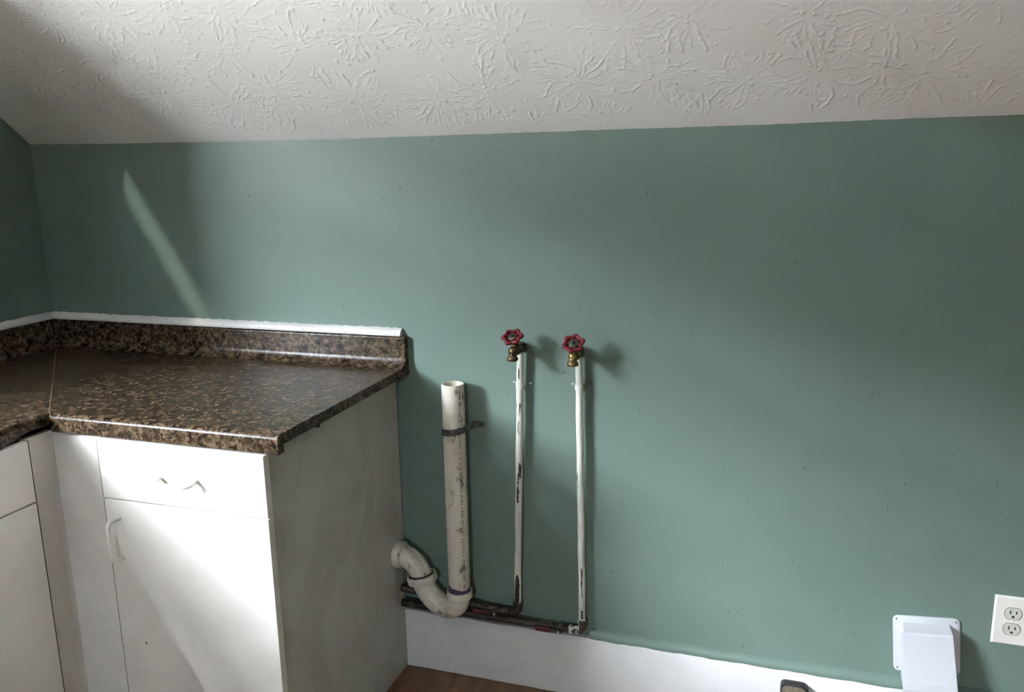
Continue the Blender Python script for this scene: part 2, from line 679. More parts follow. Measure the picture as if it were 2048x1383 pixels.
# baseboard with a teal painted cap, uneven paint line
b = new()
N = 150
A, Bq = [], []
prev = None
for i in range(N + 1):
    x = 1.199 + (RX - 1.199) * i / N
    zt = 0.1815 + wob(i, 0.0022, 0.4) * (1.0 if x < 1.8 else 0.6)
    zb = 0.001 + abs(wob(i, 0.0015, 2.0))
    ring = [b.verts.new(p) for p in ((x, -0.001, zb), (x, -0.017, zb), (x, -0.017, zt - 0.004), (x, -0.0145, zt), (x, -0.001, zt))]
    if prev:
        for k in range(5):
            b.faces.new((prev[k], prev[(k + 1) % 5], ring[(k + 1) % 5], ring[k]))
    else:
        b.faces.new(ring)
    prev = ring
b.faces.new(list(reversed(prev)))
struct(obj('baseboard_back', b, TRIM, smooth=40), 'wide white baseboard with brushy paint under the pipes', 'baseboard')

b = new()
prev = None
for i in range(N + 1):
    x = 1.752 + (RX - 1.752) * i / N
    j = wob(i, 0.0022, 1.3)
    pr = [(-0.0005, 0.183), (-0.0172, 0.1815 + j), (-0.0182, 0.188), (-0.0165, 0.195), (-0.011, 0.2015), (-0.0005, 0.2055)]
    ring = [b.verts.new((x, y, z)) for y, z in pr]
    if prev:
        for k in range(6):
            b.faces.new((prev[k], prev[(k + 1) % 6], ring[(k + 1) % 6], ring[k]))
    else:
        b.faces.new(ring)
    prev = ring
b.faces.new(list(reversed(prev)))
struct(obj('trim_3', b, WALL, smooth=50), 'teal painted rounded cap along the top of the baseboard', 'trim')

# white quarter-round trims above the backsplash
QP = [(-0.0005, 0.9985), (-0.017, 0.9985), (-0.0185, 1.004), (-0.016, 1.0105), (-0.010, 1.0155), (-0.004, 1.0175), (-0.0005, 1.0180)]


def trim_run(name, label, xform, L0, L1, n):
    b = new()
    prev = None
    for i in range(n + 1):
        t = L0 + (L1 - L0) * i / n
        ring = []
        jt = abs(wob(i, 0.0035, 0.7)) if random.random() < 0.7 else 0
        for k, (y, z) in enumerate(QP):
            if k == len(QP) - 1:
                z += jt
            if k in (2, 3):
                y += wob(i, 0.0006)
            ring.append(b.verts.new(xform(t, y, z)))
        if prev:
            m = len(QP)
            for k in range(m):
                b.faces.new((prev[k], prev[(k + 1) % m], ring[(k + 1) % m], ring[k]))
        else:
            b.faces.new(ring)
        prev = ring
    b.faces.new(list(reversed(prev)))
    return struct(obj(name, b, TRIM, smooth=40), label, 'trim')


t1 = trim_run('trim_1', 'white quarter round strip on the backsplash along the pipe wall', lambda t, y, z: (t, y, z), 0.001, 1.226, 110)
t2 = trim_run('trim_2', 'white quarter round strip on the backsplash along the gable wall', lambda t, y, z: (-y, -t, z), 0.017, 2.66, 140)
b = new()
for x in (0.13, 0.32, 0.50, 0.66, 0.77, 0.93, 1.06, 1.15, 1.205):
    lathe(b, [(0.0, 0.0004), (0.0011, 0.0004), (0.0011, -0.001)], (x + random.uniform(-.01, .01), -0.0186, 1.0055 + random.uniform(-.002, .002)), (0, -1, 0.1), 8)
nh = obj('nail_hole', b, DARK, t1)
nh['kind'] = 'stuff'

# window in the gable wall above the counter (out of view, lights the room)
win = sroot('window_1', 'dark wood sash window in the gable wall above the counter', 'window', (0, (WY0 + WY1) / 2, WZ0))
b = new()
lt_ = 0.018
box(b, -WT, 0.0, WY0, WY0 + lt_, WZ0, WZ1)
box(b, -WT, 0.0, WY1 - lt_, WY1, WZ0, WZ1)
box(b, -WT, 0.0, WY0, WY1, WZ1 - lt_, WZ1)
obj('window_frame', b, WINWOOD, win)
b = new()
box(b, -WT - 0.02, 0.05, WY0 - 0.05, WY1 + 0.05, WZ0 - 0.02, WZ0 + 0.012, 0.004)
obj('window_sill', b, WINWOOD, win)
b = new()
for y0, y1, z0, z1 in ((WY0 - 0.07, WY0, WZ0, WZ1 + 0.07), (WY1, WY1 + 0.07, WZ0, WZ1 + 0.07), (WY0, WY1, WZ1, WZ1 + 0.07)):
    box(b, 0.0005, 0.016, y0, y1, z0, z1, 0.003)
obj('casing', b, WINWOOD, win)
zm = 1.80
for (z0, z1, xo) in ((WZ0 + 0.012, zm + 0.02, -0.210), (zm - 0.02, WZ1 - lt_, -0.240)):
    b = new()
    ya, yb = WY0 + lt_, WY1 - lt_
    st = 0.038
    box(b, xo - 0.014, xo + 0.014, ya, ya + st, z0, z1, 0.002)
    box(b, xo - 0.014, xo + 0.014, yb - st, yb, z0, z1, 0.002)
    box(b, xo - 0.014, xo + 0.014, ya + st, yb - st, z0, z0 + st, 0.002)
    box(b, xo - 0.014, xo + 0.014, ya + st, yb - st, z1 - st, z1, 0.002)
    sa = obj('sash', b, WINWOOD, win)
    b = new()
    box(b, xo - 0.002, xo + 0.002, ya + st, yb - st, z0 + st, z1 - st)
    obj('pane', b, GLASS, sa)

b = new()
box(b, -0.268, -0.262, WY0 + lt_, WY1 - lt_, 2.03, 2.40)
tube(b, [(-0.265, WY0 + 0.03, 2.03), (-0.265, WY1 - 0.03, 2.03)], 0.009, 10)
obj('sky_cut_panel', b, WINWOOD, win)  # unseen panel added to block the upper sky, gap left for sun
for ya, yb in ((-3.22, -2.62), (-1.62, -1.23)):
    b = new()
    n = 40
    prev = None
    for k in range(n + 1):
        yy = ya + (yb - ya) * k / n
        xx = -0.272 + 0.006 * math.sin(k * 1.3)
        ring = [b.verts.new(p) for p in ((xx, yy, WZ0 + 0.014), (xx + 0.002, yy, WZ0 + 0.014), (xx + 0.002, yy, 2.40), (xx, yy, 2.40))]
        if prev:
            for j in range(4):
                b.faces.new((prev[j], prev[(j + 1) % 4], ring[(j + 1) % 4], ring[j]))
        prev = ring
    obj('side_light_blocker', b, WINWOOD, win, smooth=60)  # unseen side panels added to narrow the daylight

fill_win = sroot('fill_window', 'small square window added in the far wall for fill light', 'window', ((FX0 + FX1) / 2, RY, FZ0))  # added opening, lifts the low fronts and baseboard
b = new()
for x0, x1, z0, z1 in ((FX0, FX0 + 0.02, FZ0, FZ1), (FX1 - 0.02, FX1, FZ0, FZ1), (FX0 + 0.02, FX1 - 0.02, FZ0, FZ0 + 0.02), (FX0 + 0.02, FX1 - 0.02, FZ1 - 0.02, FZ1)):
    box(b, x0, x1, RY - 0.1, RY + 0.002, z0, z1)
obj('window_frame', b, WINWOOD, fill_win)
b = new()
box(b, FX0 + 0.02, FX1 - 0.02, RY - 0.06, RY - 0.056, FZ0 + 0.02, FZ1 - 0.02)
obj('pane', b, GLASS, fill_win)

# outdoors: lawn below and unseen blockers and reflector added to shape window light
b = new()
box(b, -60, 40, -60, 40, -3.3, -3.2)
struct(obj('outside_ground', b, GROUND), 'lawn outside below the attic window', 'ground')
b = new()
box(b, -17, -9, -40, 25, -3.2, 4.3)
loft(b, [(-17.4, -40, 4.3), (-8.6, -40, 4.3), (-13, -40, 6.6)], [(-17.4, 25, 4.3), (-8.6, 25, 4.3), (-13, 25, 6.6)])
box(b, -30, 40, -24, -17, -3.2, 3.0)
struct(obj('sky_cutoff_houses', b, OUTW), 'unseen rows of houses added outside to cut off low sky', 'building')  # added out of view, darkens the upper wall by hiding low sky
b = new()
box(b, -8.4, -0.33, -16, 6, 0.40, 0.60)
struct(obj('bounce_slab', b, BOUNCE), 'flat pale slab added below the attic window to bounce light', 'roof')  # added reflector, throws sky light up to the ceiling
b = new()
z0 = 1.968
prof = [(-WT - 0.002, -3.2), (-WT - 0.002, z0 + 1.69 * WT), (-0.95, z0 + 1.69 * 0.95), (-0.95, -3.2)]
loft(b, [(x, -3.33, z) for x, z in prof], [(x, -3.41, z) for x, z in prof])
struct(obj('sun_fin', b, OUTW), 'raked fin added outside the attic window to trim the sun', 'wall')  # added out of view, top raked to leave the wall streak

# ------------------------------------------------------------------ countertop
CT, CTX = 0.914, 1.2355
D = 0.632


def arc(cy, cz, r, a0, a1, n):
    return [(cy + r * math.cos(math.radians(a0 + (a1 - a0) * k / n)), cz + r * math.sin(math.radians(a0 + (a1 - a0) * k / n))) for k in range(n + 1)]


def counter_profile(lip):
    # (y, z), y negative towards the room
    P = [(-D + 0.022, lip), (-D + 0.002, lip), (-D, lip + 0.002)]
    P += arc(-D + 0.013, CT - 0.013, 0.013, 180, 90, 8)
    P += [(-0.45, CT), (-0.25, CT), (-0.06, CT)]
    P += arc(-0.019 - 0.030, CT + 0.030, 0.030, 270, 360, 10)
    P += [(-0.019, 0.985)]
    P += arc(-0.019 + 0.0075, 0.9905, 0.0075, 180, 90, 6)
    P += [(-0.0005, 0.998), (-0.0005, CT - 0.025), (-D + 0.022, CT - 0.025)]
    return P


top = thing('countertop', 'brown granite-pattern laminate corner countertop with backsplash', 'countertop', (0.62, -0.32, 0.871))
PR = counter_profile(0.871)
b = new()
loft(b, [(-y + 0.0003, y, z) for y, z in PR], [(CTX, y, z) for y, z in PR])
obj('back_run', b, LAM, top, smooth=35)
LY = -2.66
PRL = counter_profile(CT - 0.025)
# left run: same section without the deep lip; its broken front edge is a strip of its own
b = new()
PL = [p for p in PRL if True]
loft(b, [(-y, y + 0.0003, z) for y, z in PL], [(-y, LY, z) for y, z in PL])
obj('side_run', b, LAM, top, smooth=35)
b = new()
prev = None
ly = [(-0.6335, 0.8988), (-0.655, 0.8975), (-0.672, 0.8955), (-0.685, 0.8915), (-0.700, 0.8885), (-0.712, 0.8872), (-0.726, 0.8825), (-0.742, 0.8765), (-0.765, 0.8735), (-0.80, 0.8722), (-0.9, 0.8712), (-1.2, 0.871), (LY, 0.871)]
for y, zb in ly:
    zb = min(zb, 0.8915)
    ring = [b.verts.new(p) for p in ((D - 0.0012, y, 0.8925), (D + 0.0004, y, 0.8925), (D + 0.0004, y, zb), (D - 0.0022, y, zb - 0.0008))]
    if prev:
        for k in range(4):
            b.faces.new((prev[k], prev[(k + 1) % 4], ring[(k + 1) % 4], ring[k]))
    else:
        b.faces.new(ring)
    prev = ring
b.faces.new(list(reversed(prev)))
obj('broken_edge_strip', b, LAM, top)['label'] = 'torn laminate edge strip hanging over a dark gap'
b = new()
box(b, D - 0.024, D - 0.008, LY, -0.71, 0.871, CT - 0.0255, 0.002)
obj('edge_core', b, CORE, top)
# end cap at the open end
b = new()
loft(b, [(CTX, y, z) for y, z in PR], [(CTX + 0.0022, y * 1.0 - 0.0, z) for y, z in PR])
obj('end_cap', b, LAMD, top, smooth=35)
b = new()
box(b, CTX - 0.004, CTX + 0.0045, -0.0225, -0.0005, CT - 0.022, 0.9995, 0.0015)
obj('backsplash_end_strip', b, LAMD, top)
# mitre seam
b = new()
n2 = Vector((1, -1, 0)).normalized()
sd = Vector((1, 1, 0)).normalized() * 0.0005
A = n2 * 0.07 * math.sqrt(1)
p_a, p_b = Vector((0.06, -0.06, CT - 0.001)), Vector((0.622, -0.622, CT - 0.001))
upv = Vector((0, 0, 0.00125))
loft(b, [p_a - sd, p_a + sd, p_a + sd + upv, p_a - sd + upv], [p_b - sd, p_b + sd, p_b + sd + upv, p_b - sd + upv])
obj('mitre_seam', b, SEAM, top)
b = new()
box(b, CTX - 0.02, CTX + 0.0005, -0.470, -0.462, CT - 0.033, CT - 0.0255, 0.001)
obj('hanging_chip', b, CORE, top)

# ------------------------------------------------------------------ base cabinets
FY = -0.618      # face plane of the back cabinet
CR = 1.198       # outer face of its end panel


def bow_handle(a, c, out, parent, mat):
    """D-shaped bar pull between mounting points a and c, standing out along 'out'"""
    a, c, out = Vector(a), Vector(c), Vector(out)
    d = (c - a).normalized()
    pts = [a, a + out * 0.55]
    for k in range(1, 6):
        an = math.pi / 2 * k / 6
        pts.append(a + out * (0.55 + 0.45 * math.sin(an)) + d * 0.016 * (1 - math.cos(an)))
    pts.append(a + out + d * 0.022)
    q = [c + (p - a).dot(out.normalized()) * out.normalized() - d * (p - a).dot(d) for p in pts]
    path = pts + list(reversed(q))
    b = new()
    tube(b, path, 0.0044, 14)
    h = obj('handle', b, mat, parent, smooth=50)
    for p in (a, c):
        b = new()
        lathe(b, [(0.0, 0.003), (0.0056, 0.003), (0.0062, 0.0)], p, out, 14)
        obj('mount_collar', b, mat, h, smooth=40)
    return h


cab = thing('base_cabinet', 'white base cabinet whose grey end panel the drain trap enters', 'cabinet', (0.9, -0.3, 0.0))
b = new()
box(b, CR - 0.016, CR, FY, -0.004, 0.0, CT - 0.027, 0.0008, 1)
ep = obj('end_panel', b, SIDE, cab)
ep['label'] = 'plain grey-white painted end panel'
b = new()
box(b, CR - 0.0, CR + 0.0007, -0.026, -0.004, 0.19, CT - 0.03, 0.0006, 1)
obj('scribe_strip', b, SIDE, cab)
b = new()
box(b, 0.64, CR - 0.017, -0.598, -0.03, 0.09, 0.105)
box(b, 0.64, CR - 0.017, -0.03, -0.022, 0.09, 0.86)
box(b, 0.60, CR - 0.017, FY + 0.02, FY + 0.04, 0.100, 0.118)
box(b, 0.60, CR - 0.017, FY + 0.02, FY + 0.04, 0.716, 0.742)
box(b, 0.60, CR - 0.017, FY + 0.02, FY + 0.04, 0.845, 0.868)
box(b, CR - 0.05, CR - 0.017, FY + 0.02, FY + 0.04, 0.09, 0.87)
box(b, 0.64, CR - 0.017, -0.55, -0.54, 0.0, 0.09)
obj('carcass', b, CORE, cab)
b = new()
box(b, 0.6175, 0.7665, FY, FY + 0.018, 0.0, 0.8705, 0.0006, 1)
obj('corner_filler', b, CABW, cab)
DX0, DX1 = 0.7695, 1.2055
b = new()
box(b, DX0, DX1, -0.6405, -0.6205, 0.7305, 0.8685, 0.0009, 2)
dr = obj('drawer', b, CABW, cab)
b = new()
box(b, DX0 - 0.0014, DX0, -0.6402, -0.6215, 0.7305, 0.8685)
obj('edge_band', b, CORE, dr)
bow_handle((0.9365, -0.6405, 0.7945), (1.0315, -0.6405, 0.7955), (0, -0.030, -0.004), dr, CABW)
b = new()
box(b, DX0 + 0.001, DX1, -0.6405, -0.6205, 0.112, 0.7275, 0.0009, 2)
do = obj('door', b, CABW, cab)
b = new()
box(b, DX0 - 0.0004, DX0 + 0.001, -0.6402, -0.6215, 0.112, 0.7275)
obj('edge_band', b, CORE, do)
bow_handle((0.8045, -0.6405, 0.683), (0.8035, -0.6405, 0.586), (-0.004, -0.031, 0), do, CABW)
b = new()
lathe(b, [(0.0, 0.0003), (0.0024, 0.0003), (0.0028, -0.001)], (0.8407, -0.6405, 0.3755), (0, -1, 0), 7)
lathe(b, [(0.0, 0.0003), (0.0012, 0.0003), (0.0014, -0.001)], (0.8445, -0.6405, 0.3720), (0, -1, 0), 6)
obj('chip', b, DARK, do)
for z in (0.8145, 0.543, 0.2495):
    b = new()
    lathe(b, [(0.0, 0.004), (0.002, 0.0037), (0.0034, 0.0025), (0.004, 0.0)], (0.7610, FY, z), (0, -1, 0), 14)
    obj('bumper', b, CABW, cab, smooth=60)

cab2 = thing('base_cabinet', 'white base cabinet under the gable wall counter with torn edge', 'cabinet', (0.3, -1.6, 0.0))
FX = 0.618
b = new()
box(b, FX - 0.018, FX, -0.7005, -0.6179, 0.0, 0.8705, 0.0006, 1)
obj('corner_stile', b, CABW, cab2)
b = new()
box(b, 0.02, FX - 0.02, LY + 0.03, LY + 0.046, 0.0, 0.885)
box(b, 0.02, FX - 0.02, LY + 0.03, -0.66, 0.09, 0.105)
box(b, 0.02, 0.03, LY + 0.03, -0.66, 0.09, 0.86)
box(b, FX - 0.02, FX - 0.002, LY + 0.03, -0.7005, 0.716, 0.742)
box(b, FX - 0.02, FX - 0.002, LY + 0.03, -0.7005, 0.845, 0.868)
box(b, 0.54, 0.55, LY + 0.03, -0.7005, 0.0, 0.09)
for y in (-1.19, -1.68, -2.17):
    box(b, FX - 0.02, FX - 0.002, y - 0.02, y + 0.02, 0.09, 0.868)
obj('carcass', b, CORE, cab2)
for k in range(4):
    y1 = -0.7035 - k * 0.482
    y0 = y1 - 0.478
    b = new()
    box(b, FX + 0.0025, FX + 0.0215, y0, y1, 0.7305, 0.8725, 0.0009, 2)
    d2 = obj('drawer', b, CABW, cab2)
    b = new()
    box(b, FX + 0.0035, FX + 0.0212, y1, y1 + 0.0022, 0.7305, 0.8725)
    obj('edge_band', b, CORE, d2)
    bow_handle((FX + 0.0215, (y0 + y1) / 2 + 0.048, 0.795), (FX + 0.0215, (y0 + y1) / 2 - 0.048, 0.795), (0.030, 0, -0.004), d2, CABW)
    b = new()
    box(b, FX + 0.0025, FX + 0.0215, y0, y1, 0.112, 0.7265, 0.0009, 2)
    d3 = obj('door', b, CABW, cab2)
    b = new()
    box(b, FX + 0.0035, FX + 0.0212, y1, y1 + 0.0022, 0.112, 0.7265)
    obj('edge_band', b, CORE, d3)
    bow_handle((FX + 0.0215, y0 + 0.035, 0.683), (FX + 0.0215, y0 + 0.035, 0.586), (0.031, 0, 0), d3, CABW)

# ------------------------------------------------------------------ drain standpipe with trap
PY = -0.047
PX = 1.3895
drn = thing('drain_standpipe', 'stained white plastic washer drain standpipe with trap', 'drain pipe', (PX, PY, 0.20))
ptop, pbot = Vector((PX - 0.002, PY, 0.885)), Vector((PX - 0.0025, PY, 0.278))
ax = (ptop - pbot)
L = ax.length
b = new()
lathe(b, [(0.0302, 0), (0.0302, L - 0.0006), (0.0296, L), (0.0268, L), (0.0264, L - 0.001), (0.0264, 0.0)], pbot, ax, 48, closed=True)
sp_o = obj('standpipe', b, PVC, drn, smooth=40)
# faint dark factory print running down the pipe
cu = bpy.data.curves.new('pipe_print', 'FONT')
cu.body = 'C 4 HEXEAPC 110 D 6 D  C203 (ME) 1400 20 23 * 23 CN L 705 M280  EE'
cu.size = 0.0105
cu.space_character = 1.0
to = bpy.data.objects.new('tmp_text', cu)
COL.objects.link(to)
bpy.context.view_layer.update()
dg = bpy.context.evaluated_depsgraph_get()
tm = bpy.data.meshes.new_from_object(to.evaluated_get(dg))
bpy.data.objects.remove(to)
b = new()
b.from_mesh(tm)
bmesh.ops.triangulate(b, faces=b.faces[:])
xs = [v.co.x for v in b.verts]
sc_ = 0.505 / (max(xs) - min(xs))
phi0 = math.radians(-90 + 33 + 18)     # angle around the pipe where the print runs
for v in b.verts:
    tx, ty = v.co.x * sc_, v.co.y
    a = phi0 + (ty - 0.004) / 0.0303
    v.co = Vector((PX - 0.0023 + 0.03045 * math.cos(a), PY + 0.03045 * math.sin(a), 0.808 - 0.0 - tx))
me = bpy.data.meshes.new('pipe_print')
b.to_mesh(me)
b.free()
me.transform(Matrix.Translation(-Vector(drn.location)))
me.materials.append(INK)
pt_o = bpy.data.objects.new('printed_lettering', me)
COL.objects.link(pt_o)
pt_o.parent = sp_o
# dark paint drip beside the rim
b = new()
for (a_deg, z0, z1, wdt) in ((-34, 0.795, 0.872, 0.0022), (-31, 0.83, 0.868, 0.003), (-26, 0.775, 0.80, 0.004), (-85, 0.735, 0.752, 0.001), (-82, 0.722, 0.731, 0.001)):
    n = 10
    for k in range(n):
        za, zb_ = z0 + (z1 - z0) * k / n, z0 + (z1 - z0) * (k + 1) / n
        if random.random() < 0.15:
            continue
        w1 = wdt * random.uniform(0.3, 1.0)
        vs = []
        for s_, z in ((-1, za), (1, za), (1, zb_), (-1, zb_)):
            a = math.radians(a_deg) + s_ * w1 / 0.06 + random.uniform(-.01, .01)
            vs.append(b.verts.new((PX - 0.0022 + 0.0304 * math.cos(a), PY + 0.0304 * math.sin(a), z)))
        b.faces.new(vs)
obj('drip_mark', b, INK, sp_o)['kind'] = 'stuff'
# purple primer ring
b = new()
n = 48
rings = [[], []]
for k in range(n):
    a = 2 * math.pi * k / n
    zt = 0.3015 + 0.003 * math.sin(3 * a + 0.6) + (0.006 if 3.6 < a < 4.3 else 0.0)
    for j, z in enumerate((0.285, zt)):
        rings[j].append(b.verts.new((PX - 0.0025 + 0.0306 * math.cos(a), PY + 0.0306 * math.sin(a), z)))
for k in range(n):
    b.faces.new((rings[0][k], rings[0][(k + 1) % n], rings[1][(k + 1) % n], rings[1][k]))
obj('primer_ring', b, PURP, sp_o, smooth=60)
# trap bend
cl = catmull([(PX - 0.0025, PY, 0.280), (PX - 0.0025, PY, 0.268), (PX - 0.010, PY, 0.245), (PX - 0.034, PY, 0.2295),
              (PX - 0.066, PY, 0.2375), (PX - 0.095, PY, 0.262), (PX - 0.112, PY, 0.292), (PX - 0.119, PY, 0.325)], 7)
b = new()
tube(b, cl, 0.0308, 32)
lathe(b, [(0.0, 0.0), (0.0335, 0.0), (0.0362, 0.003), (0.0362, 0.021), (0.0345, 0.0225), (0.031, 0.0225), (0.031, 0.01), (0, 0.01)], (PX - 0.0025, PY, 0.2665), (0, 0, 1), 40)
obj('trap_bend', b, PVC, drn, smooth=40)
# slip nut
na = Vector((-0.18, 0, 0.98)).normalized()
no = Vector((PX - 0.1145, PY, 0.298))
b = new()
seg = 40
prof = [(0.031, 0.0), (0.0405, 0.0), (0.0425, 0.003), (0.0425, 0.0185), (0.041, 0.0215), (0.036, 0.022), (0.0345, 0.019), (0.031, 0.019)]
lathe(b, prof, no, na, seg, closed=True)
nut = obj('slip_nut', b, PVC, drn, smooth=35)
b = new()
u_ = na.cross(Vector((0, 1, 0))).normalized()
v_ = na.cross(u_)
for k in range(10):
    a = 2 * math.pi * (k + 0.3) / 10
    rd = u_ * math.cos(a) + v_ * math.sin(a)
    td = na.cross(rd)
    c0 = no + rd * 0.0418
    pts4 = [c0 - td * 0.0014 - rd * 0.001, c0 + td * 0.0014 - rd * 0.001, c0 + td * 0.0011 + rd * 0.002, c0 - td * 0.0011 + rd * 0.002]
    loft(b, [p + na * 0.003 for p in pts4], [p + na * 0.0185 for p in pts4])
obj('grip_rib', b, PVC, nut)['kind'] = 'stuff'
b = new()
lathe(b, [(0.0302, 0.0), (0.0353, 0.0), (0.0340, 0.0055), (0.0302, 0.007)], no + na * 0.0185, na, 40, closed=True)
obj('washer', b, DARK, nut, smooth=40)
# upper elbow going into the cabinet side
cl = catmull([(CR - 0.010, PY, 0.3715), (CR + 0.012, PY, 0.371), (CR + 0.032, PY, 0.3655), (CR + 0.054, PY, 0.350), (CR + 0.068, PY, 0.330), (CR + 0.0725, PY, 0.315), (CR + 0.074, PY, 0.300)], 7)
b = new()
tube(b, cl, 0.0300, 32)
lathe(b, [(0.0, -0.002), (0.0372, -0.002), (0.0378, 0.002), (0.0378, 0.018), (0.0355, 0.021), (0.029, 0.022)], (CR, PY, 0.3715), (1, 0, -0.06), 40)
obj('elbow', b, PVC, drn, smooth=40)
b = new()
for k, (t, a, s_) in enumerate(((12, 0.5, .004), (16, 0.1, .003), (20, .35, .004), (24, -.2, .003), (27, .2, .003), (34, -.45, .003))):
    c0 = cl[t]
    rd = Vector((0.25, -math.cos(a + .9), math.sin(a + .9) + .3)).normalized()
    lathe(b, [(0.0, 0.0006), (s_ * .6, 0.0004), (s_, -0.0006)], c0 + rd * 0.0300, rd, 7)
obj('grime_spot', b, DARK, drn)['kind'] = 'stuff'
# band strap
sz = 0.757
b = new()
n = 40
angs = [math.radians(20 - 220 * k / n) for k in range(n + 1)]
pts_in, pts_out = [], []
for a in angs:
    tilt = 0.004 * math.cos(a)
    pts_in.append((math.cos(a), math.sin(a), tilt))
prev = None
for (c, s_, tl) in pts_in:
    ring = []
    for (r_, dz) in ((0.0303, -0.009), (0.0322, -0.009), (0.0330, -0.003), (0.0326, 0.0), (0.0330, 0.004), (0.0322, 0.009), (0.0303, 0.009)):
        ring.append(b.verts.new((PX - 0.0023 + r_ * c, PY + r_ * s_, sz + dz + tl)))
    if prev:
        m = len(ring)
        for k in range(m):
            b.faces.new((prev[k], prev[(k + 1) % m], ring[(k + 1) % m], ring[k]))
    else:
        b.faces.new(ring)
    prev = ring
b.faces.new(list(reversed(prev)))
stp = obj('band_strap', b, GALV, drn, smooth=50)
b = new()
c0 = Vector((PX - 0.0023 + 0.0305 * math.cos(math.radians(20)), PY + 0.0305 * math.sin(math.radians(20)), sz + 0.0038))
pth = [c0, Vector((1.4265, -0.018, sz + 0.005)), Vector((1.432, -0.004, sz + 0.006)), Vector((1.437, -0.0022, sz + 0.006)), Vector((1.462, -0.0022, sz + 0.007))]
prev = None
for i, p in enumerate(pth):
    d = (pth[min(i + 1, 4)] - pth[max(i - 1, 0)]).normalized()
    nrm = Vector((d.y, -d.x, 0)).normalized() * 0.0009
    hh = 0.009 if i < 4 else 0.006
    ring = [b.verts.new(p + s_ * nrm + Vector((0, 0, z))) for s_, z in ((1, -hh), (1, hh), (-1, hh), (-1, -hh))]
    if prev:
        for k in range(4):
            b.faces.new((prev[k], prev[(k + 1) % 4], ring[(k + 1) % 4], ring[k]))
    else:
        b.faces.new(ring)
    prev = ring
b.faces.new(list(reversed(prev)))
tab = obj('strap_tab', b, GALV, stp)
b = new()
lathe(b, [(0, 0.002), (0.002, 0.0018), (0.003, 0.0006), (0.003, 0.0)], (1.451, -0.003, sz + 0.0065), (0, -1, 0), 12)
obj('screw', b, DARK, tab, smooth=40)

